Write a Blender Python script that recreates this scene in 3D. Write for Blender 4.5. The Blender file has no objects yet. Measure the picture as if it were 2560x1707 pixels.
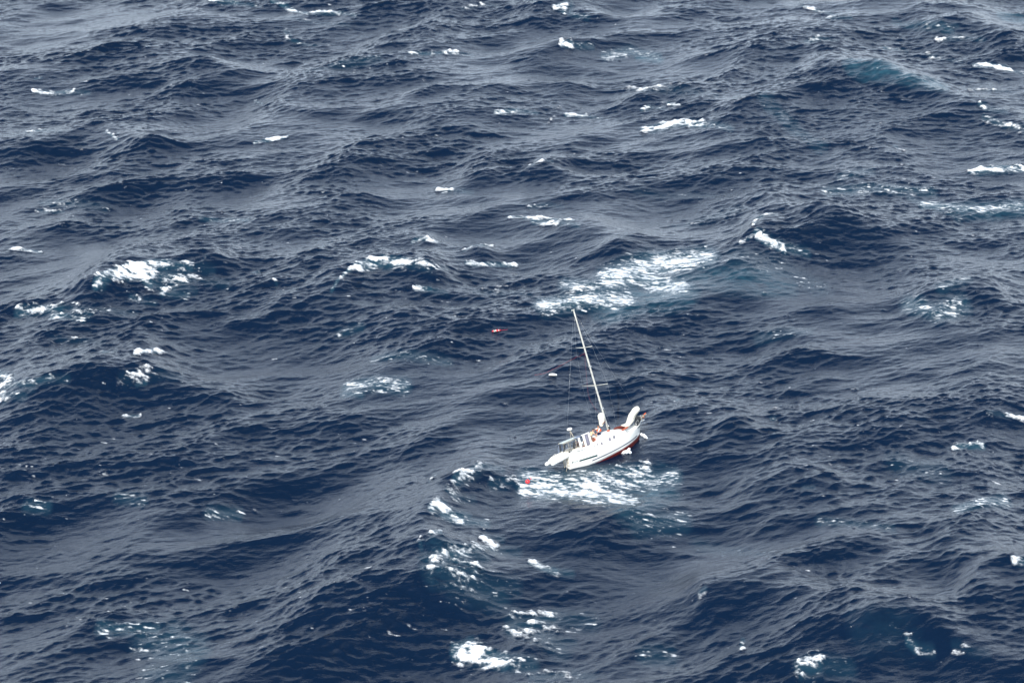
import bpy, bmesh, math, random
import numpy as np
from mathutils import Vector, Matrix
random.seed(7); rng = np.random.default_rng(11)
scene = bpy.context.scene
C = scene.collection
R = math.radians

# ------------------------------------------------------------------ camera
DEP = R(23.0)                      # how far the camera looks down
DIST = 300.0                       # metres to the boat along the view axis
PXM = 22.0                         # photograph pixels per metre at the boat
FPX = PXM * DIST
cdir = Vector((0, math.cos(DEP), -math.sin(DEP)))
cup = Vector((0, math.sin(DEP), math.cos(DEP)))
crt = Vector((1, 0, 0))
# boat axes (heading right and away, heeled to port)
F = (0.74 * crt + 0.28 * cup + 0.61 * cdir).normalized()
U = (-0.26 * crt + 0.955 * cup - 0.123 * cdir); U = (U - F * U.dot(F)).normalized()
P = U.cross(F).normalized()        # to port
FOOT = DIST * cdir + 10.886 * crt - 9.886 * cup      # mast foot seen from the camera
ALT = -(FOOT - 2.6 * U).z - 0.08
CAM = Vector((0, 0, ALT))
cam_data = bpy.data.cameras.new('camera'); cam = bpy.data.objects.new('camera', cam_data); C.objects.link(cam)
cam.location = CAM; cam.rotation_euler = (math.pi / 2 - DEP, 0, 0)
cam_data.sensor_width = 36.0; cam_data.lens = 36.0 * FPX / 2560.0
cam_data.clip_start = 1.0; cam_data.clip_end = 90000.0
cam_data.dof.use_dof = True; cam_data.dof.focus_distance = 303.0; cam_data.dof.aperture_fstop = 0.24
scene.camera = cam

# ------------------------------------------------------------------ sky, sun, exposure
SUN_EL, SUN_AZ = R(46), R(202)     # azimuth clockwise from +Y: behind the camera, to its left
world = bpy.data.worlds.new('World'); scene.world = world; world.use_nodes = True
wn = world.node_tree.nodes; wl = world.node_tree.links
bgn = wn['Background']; sky = wn.new('ShaderNodeTexSky'); sky.sky_type = 'NISHITA'; sky.sun_disc = False
sky.sun_elevation = SUN_EL; sky.sun_rotation = SUN_AZ
sky.air_density = 1.0; sky.dust_density = 1.0; sky.ozone_density = 1.0
wtc = wn.new('ShaderNodeTexCoord'); wsp = wn.new('ShaderNodeSeparateXYZ'); wl.new(wtc.outputs['Generated'], wsp.inputs[0])
wz = wn.new('ShaderNodeMath'); wz.operation = 'MAXIMUM'; wl.new(wsp.outputs[2], wz.inputs[0]); wz.inputs[1].default_value = 0.0
wa = wn.new('ShaderNodeMath'); wa.operation = 'ADD'; wl.new(wz.outputs[0], wa.inputs[0]); wa.inputs[1].default_value = 0.18
wdv = wn.new('ShaderNodeVectorMath'); wdv.operation = 'DIVIDE'; wl.new(wtc.outputs['Generated'], wdv.inputs[0]); wl.new(wa.outputs[0], wdv.inputs[1])   # a flat cloud layer overhead
wno = wn.new('ShaderNodeTexNoise'); wno.inputs['Scale'].default_value = 1.4; wno.inputs['Detail'].default_value = 5; wl.new(wdv.outputs[0], wno.inputs['Vector'])
wth = wn.new('ShaderNodeMath'); wth.operation = 'MULTIPLY'; wl.new(wz.outputs[0], wth.inputs[0]); wth.inputs[1].default_value = -0.50
wad = wn.new('ShaderNodeMath'); wad.operation = 'ADD'; wl.new(wno.outputs['Fac'], wad.inputs[0]); wl.new(wth.outputs[0], wad.inputs[1])
wmr = wn.new('ShaderNodeMapRange'); wmr.inputs['From Min'].default_value = 0.12; wmr.inputs['From Max'].default_value = 0.52; wl.new(wad.outputs[0], wmr.inputs['Value'])
wmx = wn.new('ShaderNodeMix'); wmx.data_type = 'RGBA'; wl.new(wmr.outputs[0], wmx.inputs[0]); wl.new(sky.outputs[0], wmx.inputs[6])
wmx.inputs[7].default_value = (13.6, 15.6, 18.0, 1)      # broken fair-weather cloud, denser towards the horizon as a flat layer is
wl.new(wmx.outputs[2], bgn.inputs[0]); bgn.inputs[1].default_value = 0.12
sd = bpy.data.lights.new('sun', 'SUN'); sun = bpy.data.objects.new('sun', sd); C.objects.link(sun)
sd.energy = 3.6; sd.angle = R(0.53); sd.color = (1.0, 0.96, 0.90)
svec = Vector((math.sin(SUN_AZ) * math.cos(SUN_EL), math.cos(SUN_AZ) * math.cos(SUN_EL), math.sin(SUN_EL)))
sun.rotation_euler = (-svec).to_track_quat('-Z', 'Y').to_euler()
vs = scene.view_settings; vs.view_transform = 'Standard'; vs.look = 'None'; vs.gamma = 1.0; vs.exposure = 0.50
vs.use_curve_mapping = False

# ------------------------------------------------------------------ helpers
def props(o, label=None, cat=None, group=None, kind=None):
    if label: o['label'] = label
    if cat: o['category'] = cat
    if group: o['group'] = group
    if kind: o['kind'] = kind
    return o
def link(name, me, mat=None, parent=None, smooth=True):
    o = bpy.data.objects.new(name, me); C.objects.link(o)
    if mat: me.materials.append(mat)
    if parent: o.parent = parent
    if smooth and len(me.polygons): me.polygons.foreach_set('use_smooth', [True] * len(me.polygons))
    return o
def pyd(name, verts, faces, mat=None, parent=None, smooth=True):
    me = bpy.data.meshes.new(name); me.from_pydata([tuple(v) for v in verts], [], faces); me.update()
    bm = bmesh.new(); bm.from_mesh(me); bmesh.ops.recalc_face_normals(bm, faces=bm.faces); bm.to_mesh(me); bm.free()
    return link(name, me, mat, parent, smooth)
def bmo(name, bm, mat=None, parent=None, smooth=False):
    me = bpy.data.meshes.new(name); bmesh.ops.recalc_face_normals(bm, faces=bm.faces); bm.to_mesh(me); bm.free()
    return link(name, me, mat, parent, smooth)
def add_box(bm, c, s, rot=None, bev=0.0):
    r = bmesh.ops.create_cube(bm, size=1.0); vsx = r['verts']
    m = Matrix.Translation(c) @ (rot.to_4x4() if rot else Matrix()) @ Matrix.Diagonal((*s, 1))
    bmesh.ops.transform(bm, matrix=m, verts=vsx)
    if bev > 0:
        es = list({e for v in vsx for e in v.link_edges})
        bmesh.ops.bevel(bm, geom=es, offset=bev, segments=2, affect='EDGES', profile=0.6)
def box(name, c, s, mat, parent, bev=0.02, rot=None):
    bm = bmesh.new(); add_box(bm, Vector(c), s, rot, bev); return bmo(name, bm, mat, parent)
def add_tube(bm, pts, radii, seg=10, cap=True, flat=1.0):
    pts = [Vector(p) for p in pts]
    if not hasattr(radii, '__len__'): radii = [radii] * len(pts)
    radii = [float(r) for r in radii]; rings = []; up = Vector((0.13, 0.2, 1)).normalized()
    for i, p in enumerate(pts):
        t = (pts[min(i + 1, len(pts) - 1)] - pts[max(i - 1, 0)]).normalized()
        a = up.cross(t)
        if a.length < 0.05: a = Vector((0, 1, 0)).cross(t)
        a.normalize(); b = t.cross(a)
        rings.append([bm.verts.new(p + radii[i] * (math.cos(q) * a + flat * math.sin(q) * b)) for q in [2 * math.pi * j / seg for j in range(seg)]])
    for i in range(len(rings) - 1):
        for j in range(seg):
            bm.faces.new((rings[i][j], rings[i][(j + 1) % seg], rings[i + 1][(j + 1) % seg], rings[i + 1][j]))
    if cap:
        bm.faces.new(rings[0][::-1]); bm.faces.new(rings[-1])
def tube(name, pts, radii, mat, parent, seg=10, smooth=True, flat=1.0):
    bm = bmesh.new(); add_tube(bm, pts, radii, seg, True, flat); return bmo(name, bm, mat, parent, smooth)
def catmull(pts, n=6):
    pts = [Vector(p) for p in pts]; out = []
    q = [pts[0]] + pts + [pts[-1]]
    for i in range(1, len(q) - 2):
        for k in range(n):
            t = k / n; a, b, c, d = q[i - 1:i + 3]
            out.append(0.5 * ((2 * b) + (c - a) * t + (2 * a - 5 * b + 4 * c - d) * t * t + (3 * b - a - 3 * c + d) * t ** 3))
    out.append(pts[-1]); return out
def empty(name, mat=None):
    o = bpy.data.objects.new(name, None); C.objects.link(o); o.empty_display_size = 0.3
    if mat is not None: o.matrix_world = mat
    return o
def mat(name, col, rough=0.5, spec=0.5, var=0.06, scale=3.0, metal=0.0, bump=0.0, col2=None):
    m = bpy.data.materials.new(name); m.use_nodes = True; nt = m.node_tree; n = nt.nodes; l = nt.links
    b = n['Principled BSDF']; b.inputs['Roughness'].default_value = rough; b.inputs['Metallic'].default_value = metal
    b.inputs['Specular IOR Level'].default_value = spec
    tc = n.new('ShaderNodeTexCoord'); no = n.new('ShaderNodeTexNoise'); no.inputs['Scale'].default_value = scale
    no.inputs['Detail'].default_value = 6; l.new(tc.outputs['Object'], no.inputs['Vector'])
    mx = n.new('ShaderNodeMix'); mx.data_type = 'RGBA'
    c2 = col2 or tuple(max(0, c * (1 - 2.5 * var)) for c in col)
    c1 = tuple(min(1, c * (1 + var)) for c in col)
    mx.inputs[6].default_value = (*c1, 1); mx.inputs[7].default_value = (*c2, 1)
    mr = n.new('ShaderNodeMapRange'); mr.inputs['From Min'].default_value = 0.4; mr.inputs['From Max'].default_value = 0.75
    l.new(no.outputs['Fac'], mr.inputs['Value']); l.new(mr.outputs[0], mx.inputs[0]); l.new(mx.outputs[2], b.inputs['Base Color'])
    if bump:
        bp = n.new('ShaderNodeBump'); bp.inputs['Strength'].default_value = bump; bp.inputs['Distance'].default_value = 0.05
        l.new(no.outputs['Fac'], bp.inputs['Height']); l.new(bp.outputs[0], b.inputs['Normal'])
    return m

# ------------------------------------------------------------------ the sea: a wind sea computed by FFT
WIND = np.array([-0.90, 0.436])    # the sea runs to the left and slightly away
N, LT = 2048, 320.0
def build_spectrum():
    k1 = 2 * np.pi * np.fft.fftfreq(N, LT / N)
    kx, ky = np.meshgrid(k1, k1, indexing='xy')      # [row=y, col=x]
    k = np.hypot(kx, ky); k[0, 0] = 1e-6
    lp = 46.0; kp = 2 * np.pi / lp
    S = k ** -3.72 * np.exp(-1.25 * (kp / k) ** 2)
    S *= np.exp(-(k * 0.055) ** 2)
    th0 = math.atan2(WIND[1], WIND[0]); th1 = math.atan2(0.93, -0.37)      # short seas run more across the view than the swell
    mixk = np.clip(np.log(k / kp) / math.log(8.0), 0, 1); thw = th0 + (th1 - th0) * mixk
    cth = (kx * np.cos(thw) + ky * np.sin(thw)) / k
    s = np.clip(6.0 + 0 * k + 6.0 * np.clip(np.log(k / kp) / 3.0, 0, 1), 6.0, 12.0)
    S *= np.clip((1 + cth) / 2, 0, 1) ** s * np.sqrt(s)
    S[0, 0] = 0
    a = np.sqrt(S) * (rng.normal(size=S.shape) + 1j * rng.normal(size=S.shape))
    h = np.fft.ifft2(a).real
    a *= 0.78 / h.std()                               # std of height in metres
    return a, kx, ky, k
SPEC, KX, KY, KK = build_spectrum()
CHOP = 1.0
LONG = 1.0 / (1.0 + (KK / (2 * np.pi / 8.0)) ** 4); SHORT = (1 - LONG) * (0.46 + 0.58 / (1.0 + ((2 * np.pi / 1.8) / KK) ** 4))   # short seas held down, ripples kept
H0 = np.fft.ifft2(SPEC * LONG).real; H1 = np.fft.ifft2(SPEC * SHORT).real
LONG *= 0.80; H0 *= 0.80
DX0 = np.fft.ifft2(1j * KX / KK * SPEC * LONG).real * CHOP; DX1 = np.fft.ifft2(1j * KX / KK * SPEC * SHORT).real * CHOP
DY0 = np.fft.ifft2(1j * KY / KK * SPEC * LONG).real * CHOP; DY1 = np.fft.ifft2(1j * KY / KK * SPEC * SHORT).real * CHOP
def jac(dx, dy):
    d = LT / N
    xx = 1 + (np.roll(dx, -1, 1) - np.roll(dx, 1, 1)) / (2 * d); yy = 1 + (np.roll(dy, -1, 0) - np.roll(dy, 1, 0)) / (2 * d)
    xy = (np.roll(dx, -1, 0) - np.roll(dx, 1, 0)) / (2 * d)
    return xx * yy - xy * xy
lowf = np.exp(-(KK * 0.35) ** 2)
J = jac(np.fft.ifft2(1j * KX / KK * SPEC * lowf).real * CHOP, np.fft.ifft2(1j * KY / KK * SPEC * lowf).real * CHOP)
def samp(A, x, y):
    u = (x / LT * N) % N; v = (y / LT * N) % N
    i = np.floor(u).astype(int); j = np.floor(v).astype(int); fu = u - i; fv = v - j
    i %= N; j %= N; i1 = (i + 1) % N; j1 = (j + 1) % N
    return (A[j, i] * (1 - fu) + A[j, i1] * fu) * (1 - fv) + (A[j1, i] * (1 - fu) + A[j1, i1] * fu) * fv

def noise_tile(along, across, power, lo):
    ca, sa = -0.985, 0.17; ka = KX * ca + KY * sa; kb = -KX * sa + KY * ca
    k = np.sqrt((ka * along) ** 2 + (kb * across) ** 2) + 1e-9
    A = k ** -power * np.exp(-(lo / (k * 1.0)) ** 2 * 0.5); A[0, 0] = 0
    t = np.fft.ifft2(A * np.fft.fft2(rng.normal(size=(N, N)))).real
    return t / t.std()
NZ_CLUMP = noise_tile(1.5, 0.8, 1.30, 1.3)            # ragged foam clumps
NZ_STREAK = noise_tile(3.2, 0.21, 1.05, 2.2)          # wind-drawn streaks
NZ_LARGE = noise_tile(3.0, 1.6, 2.2, 0.3)
BOAT0 = CAM + FOOT - 2.6 * U                          # boat origin: below the mast on the waterline
def ground(px, py, z=0.0):
    """photo position (2352 x 1568 frame) -> point of the sea at height z"""
    s = 2560.0 / 2352.0
    d = cdir + crt * ((px * s - 1280) / FPX) - cup * ((py * s - 853.5) / FPX)
    t = (z - CAM.z) / d.z
    return CAM.x + d.x * t, CAM.y + d.y * t
YS = 0.40                                             # depth metric: patches lie along the view, as seen in the photo
def seg_dist(X, Y, pts, rad):
    """distance to a polyline and the position along it, in metres"""
    D = np.full(X.shape, 1e9); T = np.zeros(X.shape); n = len(pts) - 1
    for i in range(max(n, 1)):
        ax, ay = pts[i]; bx, by = pts[min(i + 1, n)]
        vx, vy = bx - ax, (by - ay) * YS; wx, wy = X - ax, (Y - ay) * YS
        L2 = vx * vx + vy * vy + 1e-9; t = np.clip((wx * vx + wy * vy) / L2, 0, 1)
        d = np.hypot(wx - t * vx, wy - t * vy); q = d < D
        D[q] = d[q]; T[q] = (i + t[q]) / max(n, 1)
    return D, T

# swells and crests laid where the photograph has them: (points in the 2352 frame, height, width m)
CRESTS = [
 ([(120,700),(215,655),(300,612),(385,600),(480,590),(560,610)], 2.2, 3.2),
 ([(740,690),(790,628),(870,594),(980,602),(1060,640)], 1.7, 2.6),
 ([(560,730),(700,690),(860,690),(1000,730)], 1.3, 4.0),
 ([(1690,565),(1740,500),(1780,465),(1900,490),(2050,520)], 1.7, 2.8),
 ([(-60,900),(60,880),(200,855),(360,850),(520,880)], 2.4, 4.0),
 ([(860,1360),(960,1250),(1000,1165),(1060,1090),(1110,1065),(1180,1080)], 1.5, 2.8),
 ([(620,1400),(760,1375),(860,1345),(1000,1330),(1150,1390)], 1.2, 3.6),
 ([(980,1300),(1010,1272),(1070,1262),(1140,1268)], 1.1, 1.8),
 ([(1560,1380),(1640,1345),(1760,1335),(1950,1370)], 1.7, 3.5),
 ([(1930,1460),(2010,1420),(2080,1405),(2200,1470),(2352,1500)], 1.8, 3.0),
 ([(2180,1350),(2300,1300),(2420,1310)], 1.6, 3.5),
 ([(1470,940),(1530,918),(1640,930),(1760,980)], 1.3, 3.0),
 ([(1830,160),(1920,140),(2010,150),(2160,200),(2300,230)], 2.0, 4.0),
 ([(230,170),(350,125),(470,130),(600,170)], 1.5, 4.0),
 ([(-40,330),(60,320),(200,280),(300,300),(420,360)], 1.4, 4.0),
 ([(1200,400),(1260,370),(1320,395)], 0.9, 2.0),
 ([(1080,575),(1115,560),(1140,572)], 0.9, 1.4),
 ([(950,556),(975,547),(1010,556)], 0.8, 1.3),
 ([(1150,515),(1220,498),(1320,512),(1450,520)], 1.1, 2.2),
 ([(300,818),(340,808),(385,812)], 0.9, 1.3),
 ([(1400,210),(1520,170),(1590,195)], 1.3, 2.6),
 ([(1640,1110),(1800,1080),(1950,1110)], 1.2, 4.0),
 ([(2080,715),(2150,660),(2230,650),(2352,690)], 1.5, 3.5),
 ([(1500,640),(1640,610),(1760,620)], 0.9, 3.0),
 ([(2100,60),(2200,45),(2352,60)], 1.6, 4.0),
 ([(1180,20),(1290,0),(1420,25)], 1.2, 3.0),
]
def big_swell(X, Y):
    Z = np.zeros(X.shape)
    for pts, h, w in CRESTS:
        g = [ground(px, py, 0.6 * h) for px, py in pts]
        xs = [a for a, b in g]; ys = [b for a, b in g]; m = 5 * w + 4
        q = (X > min(xs) - m) & (X < max(xs) + m) & (Y > min(ys) - m * 2.4) & (Y < max(ys) + m * 2.4)
        if not q.any(): continue
        D, T = seg_dist(X[q], Y[q], g, w)
        end = np.clip(np.minimum(T, 1 - T) / 0.25, 0, 1) if len(g) > 1 else 1.0
        end = end * end * (3 - 2 * end)
        wi = w * 0.8
        Z[q] += 1.45 * h * (0.35 + 0.65 * end) * np.exp(-np.sqrt((D / wi) ** 2 + 0.05) + 0.22)
    return Z
def boat_calm(X, Y):
    """the hull lies in its own hollow: short waves damped around it"""
    bx, by = BOAT0.x, BOAT0.y
    a = (X - bx) * F.x + (Y - by) * F.y; b = -(X - bx) * F.y + (Y - by) * F.x
    r = np.sqrt(((a + 0.9) / 8.0) ** 2 + (b / 4.2) ** 2)
    w = np.clip((r - 0.75) / 1.2, 0, 1); w = w * w * (3 - 2 * w)
    return 0.22 + 0.78 * w, (1 - w) * (0.08 + 0.012 * np.clip(a, -6, 6))

# (points, radius px, strength)
CAPS = [
 ([(222,650),(250,630),(300,614),(352,608),(384,606)], 9, 1.0), ([(262,632),(310,628),(350,630)], 13, 1.0), ([(330,640),(345,655)], 9, .9),
 ([(380,615),(440,612)], 8, .62), ([(360,640),(450,640)], 12, .62), ([(375,672)], 9, .9), ([(300,682),(320,690)], 6, .65), ([(345,658),(400,660)], 8, .68),
 ([(42,716),(90,712),(140,712)], 11, .74), ([(120,728),(150,726)], 7, .9), ([(170,712),(255,714)], 9, .58),
 ([(762,668),(775,645),(800,620),(832,606)], 4, .8), ([(820,612),(850,602),(880,596),(930,600)], 9, .95), ([(870,610),(940,606)], 8, .72), ([(945,606),(985,610)], 7, .62),
 ([(955,662),(990,665)], 6, .8), ([(1090,670),(1160,668)], 10, .52), ([(1072,604),(1100,608),(1185,608)], 5, .85), ([(1065,575),(1090,563),(1130,566)], 5, .72), ([(948,556),(970,548),(1005,556)], 5, .8),
 ([(1170,499),(1240,500),(1318,506)], 4, .9), ([(1225,508),(1280,510)], 8, .85), ([(1215,475),(1255,470)], 6, .62),
 ([(1740,540),(1765,555),(1800,570)], 9, .95), ([(1730,518),(1740,505),(1780,492)], 5, .75), ([(1700,560),(1730,540)], 5, .62),
 ([(1480,298),(1520,290),(1560,280),(1610,284)], 11, .95), ([(1475,252),(1490,245)], 6, .8), ([(1535,238),(1560,242)], 5, .85), ([(1450,205),(1500,200),(1560,205)], 14, .55),
 ([(1140,260),(1190,254)], 7, .9), ([(1300,265),(1345,266)], 6, .85), ([(1008,436),(1035,436)], 8, .7), ([(1290,100),(1312,102)], 8, .9), ([(1275,20),(1300,8),(1295,30)], 9, .85),
 ([(485,2),(545,8)], 7, .85), ([(625,2),(660,20),(700,30),(780,30)], 6, .9), ([(655,70),(660,90),(690,100)], 6, .68), ([(940,122),(1050,122)], 6, .75), ([(1060,20),(1110,10)], 6, .6),
 ([(2240,150),(2320,162)], 8, .95), ([(2225,205),(2300,208)], 6, .6), ([(2252,240),(2262,250)], 8, .8), ([(2262,272),(2300,285),(2335,292)], 11, .68), ([(2230,394),(2352,390)], 8, 1.0),
 ([(2130,60),(2150,55)], 8, .7), ([(2155,92),(2210,85)], 8, .68), ([(2030,110),(2045,112)], 6, .8), ([(1845,15),(1890,28)], 6, .85), ([(1900,42),(1920,38)], 6, .8), ([(1850,98),(1880,88)], 7, .75), ([(2130,125),(2165,135)], 7, .62),
 ([(2190,1028),(2258,1026)], 5, .9), ([(2270,945),(2352,960)], 5, .6), ([(1845,1120),(1870,1120)], 5, .6),
 ([(1046,1102),(1072,1082),(1105,1070)], 8, .78), ([(1028,1125),(1045,1140)], 7, .68), ([(992,1166),(1010,1158),(1028,1180)], 8, 1.0), ([(1020,1178),(1062,1194)], 9, 1.0), ([(1128,1115),(1175,1100)], 9, .62), ([(985,1110),(1000,1090)], 5, .6),
 ([(990,1300),(996,1280),(1010,1272),(1070,1272)], 8, .82), ([(1060,1272),(1135,1262)], 9, .68), ([(1030,1310),(1060,1330),(1100,1335)], 14, .6), ([(1220,1292),(1250,1305),(1278,1312)], 6, .85), ([(990,1224),(1010,1222)], 5, .85), ([(1110,1232)], 7, .7), ([(965,1245),(968,1260)], 5, .65),
 ([(1172,1440),(1220,1430),(1270,1415)], 15, .66), ([(1048,1490),(1070,1485),(1160,1520)], 11, .9), ([(1080,1480),(1060,1500)], 12, .85), ([(1240,1470),(1270,1468)], 8, .6), ([(1220,1555),(1300,1548)], 10, .6),
 ([(1838,1530),(1880,1525)], 12, .72), ([(1706,1470),(1704,1490)], 5, .7), ([(2085,1472),(2105,1488)], 6, .75), ([(1608,1358),(1620,1350)], 5, .65), ([(2330,1285),(2352,1290)], 6, .75), ([(2190,1480),(2225,1492)], 7, .55),
 ([(-10,855),(10,865),(22,880)], 9, .8), ([(0,892),(60,882),(120,868)], 6, .72), ([(0,920),(8,905)], 8, .75), ([(275,868),(360,858)], 9, .52), ([(315,882),(335,876)], 5, .7),
 ([(62,303),(100,298)], 6, .8), ([(78,210),(120,214),(168,210)], 6, .78), ([(80,182),(95,180)], 4, .7), ([(245,302),(270,320)], 4, .8), ([(585,328),(640,320),(660,314)], 4, .82), ([(586,232),(605,238)], 4, .7), ([(95,465),(170,468)], 12, .58), ([(85,485),(145,488)], 5, .62),
 ([(25,572),(95,580)], 4, .8), ([(310,812),(340,808),(382,812)], 4, .85), ([(235,808),(265,810)], 4, .75), ([(120,775),(200,785)], 6, .5), ([(580,627),(595,625)], 4, .7), ([(630,640),(636,652)], 4, .6), ([(285,955),(320,955)], 4, .75), ([(740,568),(755,560)], 4, .65),
 ([(1355,1078),(1420,1074),(1490,1078)], 8, .72), ([(1560,915),(1550,920)], 4, .8), ([(1770,962),(1780,962)], 4, .7), ([(895,255),(930,258)], 4, .5), ([(455,620),(475,585)], 4, .55), ([(1215,380),(1270,372)], 4, .6), ([(1255,290),(1290,240)], 3, .4), ([(2055,335),(2075,345)], 5, .7),
]
STREAKS = [
 ([(1400,640),(1500,610),(1620,590)], 34, .95), ([(1560,660),(1480,640)], 26, .95), ([(1250,700),(1340,685),(1440,690)], 26, .95), ([(1300,655),(1400,670)], 20, .75),
 ([(1215,1110),(1330,1125),(1430,1145)], 26, 1.0), ([(1300,1100),(1420,1110),(1550,1095)], 16, .85), ([(1350,1140),(1450,1150)], 18, 1.0),
 ([(1460,1195),(1570,1195)], 18, .6), ([(1330,1090),(1400,1085),(1490,1085)], 12, .8),
 ([(2120,470),(2230,478),(2352,472)], 13, .85), ([(1900,440),(2000,432),(2140,440)], 16, .6), ([(2090,455),(2200,500)], 12, .55), ([(1930,410),(2000,395)], 14, .5),
 ([(1390,130),(1450,118),(1510,130)], 17, .7), ([(1690,590),(1800,620),(1880,660)], 30, .42), ([(2090,700),(2150,720),(2210,700)], 22, .7), ([(2160,660),(2220,640)], 14, .55),
 ([(800,890),(860,880),(930,885)], 16, .75), ([(790,905),(830,905)], 9, .7), ([(860,825),(1030,835)], 11, .55), ([(460,500),(570,505)], 6, .6), ([(870,130),(760,150)], 10, .5),
 ([(230,1442),(360,1448)], 10, .68), ([(330,1460),(410,1485),(430,1520)], 24, .55), ([(340,1540),(420,1560)], 18, .5), ([(480,1180),(550,1182)], 10, .6), ([(60,1160),(110,1162)], 9, .6), ([(270,1140),(330,1150)], 10, .5), ([(370,1480),(400,1480)], 14, .5),
 ([(2200,1170),(2310,1152)], 12, .75), ([(2060,1060),(2160,1080)], 24, .42), ([(1880,1200),(2050,1215)], 8, .5), ([(1480,1505),(1540,1510)], 16, .5), ([(1600,1250),(1760,1270)], 14, .38), ([(1740,780),(1860,760)], 12, .45), ([(700,165),(880,140)], 8, .4),
 ([(1180,1420),(1290,1490)], 20, .45), ([(1040,1320),(1150,1370)], 22, .5), ([(640,40),(800,60)], 8, .35), ([(1550,520),(1700,480)], 14, .35), ([(1460,440),(1640,450)], 10, .3), ([(830,750),(780,765)], 10, .5),
]
AERS = [
 ([(1560,665),(1460,690),(1400,705)], 34, .9), ([(1600,620),(1640,640),(1800,650)], 26, .6), ([(1430,1155),(1520,1120)], 26, .8), ([(1960,150),(2050,165),(2160,200)], 22, .9), ([(2310,40),(2360,50)], 20, 1.0), ([(1470,130),(1510,136)], 14, .9), ([(1590,286),(1615,286)], 10, 1.0), ([(2200,480),(2352,478)], 18, .8), ([(2060,55),(2180,70)], 12, .5),
 ([(390,1480),(440,1500)], 24, .5), ([(1880,330),(1760,230)], 18, .35), ([(1000,1280),(1080,1300)], 22, .5), ([(1980,1440),(2080,1450)], 20, .12), ([(1450,640),(1560,610)], 26, .5),
]
def paint(X, Y, Z, strokes, fall):
    A = np.zeros(X.shape)
    for pts, r, s in strokes:
        rm = r / 20.2
        g = []
        for px, py in pts:
            z = 0.0
            for _ in range(12):
                gx, gy = ground(px, py, z); z = 0.65 * z + 0.35 * sea_at(gx, gy)
            g.append(ground(px, py, z))
        xs = [a for a, b in g]; ys = [b for a, b in g]; m = rm * 2.2
        q = (X > min(xs) - m) & (X < max(xs) + m) & (Y > min(ys) - m / YS) & (Y < max(ys) + m / YS)
        if not q.any(): continue
        D, T = seg_dist(X[q], Y[q], g, rm)
        v = s * np.clip(1 - (D / (rm * fall)) ** 2, 0, 1)
        A[q] = np.maximum(A[q], v)
    return A

# one sheet to the horizon: fine where the view lies, coarse beyond
y_in = np.arange(198.0, 510.0, 0.215)
steps = 0.3 * 1.16 ** np.arange(64)
y_far = 510.0 + np.cumsum(steps); y_near = 198.0 - np.cumsum(steps)[::-1]
ys = np.concatenate([y_near, y_in, y_far])
NCOL = 960
u_in = np.linspace(-1, 1, NCOL + 1)
su = (2.0 / NCOL) * 1.17 ** np.arange(1, 60)
us = np.concatenate([-1 - np.cumsum(su)[::-1], u_in, 1 + np.cumsum(su)])
hw = np.clip(55.0 + (ys - 215.0) * 0.205, 50.0, 116.0)
X0 = us[None, :] * hw[:, None]; Y0 = np.repeat(ys[:, None], len(us), 1)
# fade short waves where the sheet is coarse
coarse_y = np.gradient(ys)[:, None]; coarse_x = np.gradient(us)[None, :] * hw[:, None]
fade = np.clip(1.5 - np.maximum(coarse_y, coarse_x) / 4.0, 0, 1)
cw, cz = boat_calm(X0, Y0)
amp = fade * cw
SW = big_swell(X0, Y0)
def box_blur(A, r, ax):
    P_ = np.pad(A, [(r + 1, r) if i == ax else (0, 0) for i in range(2)], mode='edge'); c = np.cumsum(P_, axis=ax)
    n_ = A.shape[ax]
    return (np.take(c, np.arange(2 * r + 1, 2 * r + 1 + n_), ax) - np.take(c, np.arange(0, n_), ax)) / (2 * r + 1)
for _ in range(2): SW = box_blur(box_blur(SW, 6, 0), 6, 1)
# gusts and crests carry rougher water than lulls and hollows
gust = np.clip(0.78 + 0.30 * samp(NZ_LARGE, X0, Y0) + 0.20 * np.clip(SW, 0, 1.5) + 0.10 * samp(H0, X0, Y0), 0.40, 1.15)
a1 = fade * gust * (0.45 + 0.55 * cw)
Zv = samp(H0, X0, Y0) * amp + samp(H1, X0, Y0) * a1 + (SW - 0.8) * cw * fade + cz
Xv = X0 + samp(DX0, X0, Y0) * amp + samp(DX1, X0, Y0) * a1; Yv = Y0 + samp(DY0, X0, Y0) * amp + samp(DY1, X0, Y0) * a1
Jv = samp(J, X0, Y0); Jv = 1 - (1 - Jv) * cw * fade
def _grid_nearest():
    G = np.zeros((760, 520)); W = np.zeros((760, 520))
    iy = np.clip(((Yv - 190) / 340 * 759).round().astype(int), 0, 759); ix = np.clip(((Xv + 130) / 260 * 519).round().astype(int), 0, 519)
    np.add.at(G, (iy.ravel(), ix.ravel()), Zv.ravel()); np.add.at(W, (iy.ravel(), ix.ravel()), 1)
    return G / np.maximum(W, 1)
GRID = _grid_nearest()
def sea_at(x, y):
    iy = int(np.clip(round((y - 190) / 340 * 759), 0, 759)); ix = int(np.clip(round((x + 130) / 260 * 519), 0, 519))
    return float(GRID[iy, ix])
TAILS = [([(px + r * 1.4, py + r * 0.25) for px, py in pts] + [(pts[-1][0] + r * 6.0, pts[-1][1] + r * 0.9)], r * 1.1, 0.66 * s) for pts, r, s in CAPS if r > 5]
cap0 = paint(Xv, Yv, Zv, [(p_, r_ * 1.12, min(1.0, s_ * 1.06)) for p_, r_, s_ in CAPS], 1.8)
stk0 = np.maximum(paint(Xv, Yv, Zv, STREAKS, 1.6), paint(Xv, Yv, Zv, TAILS, 1.6))
aer = paint(Xv, Yv, Zv, AERS, 1.9)
def sst(a, b, v):
    t = np.clip((v - a) / (b - a), 0, 1); return t * t * (3 - 2 * t)
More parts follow.
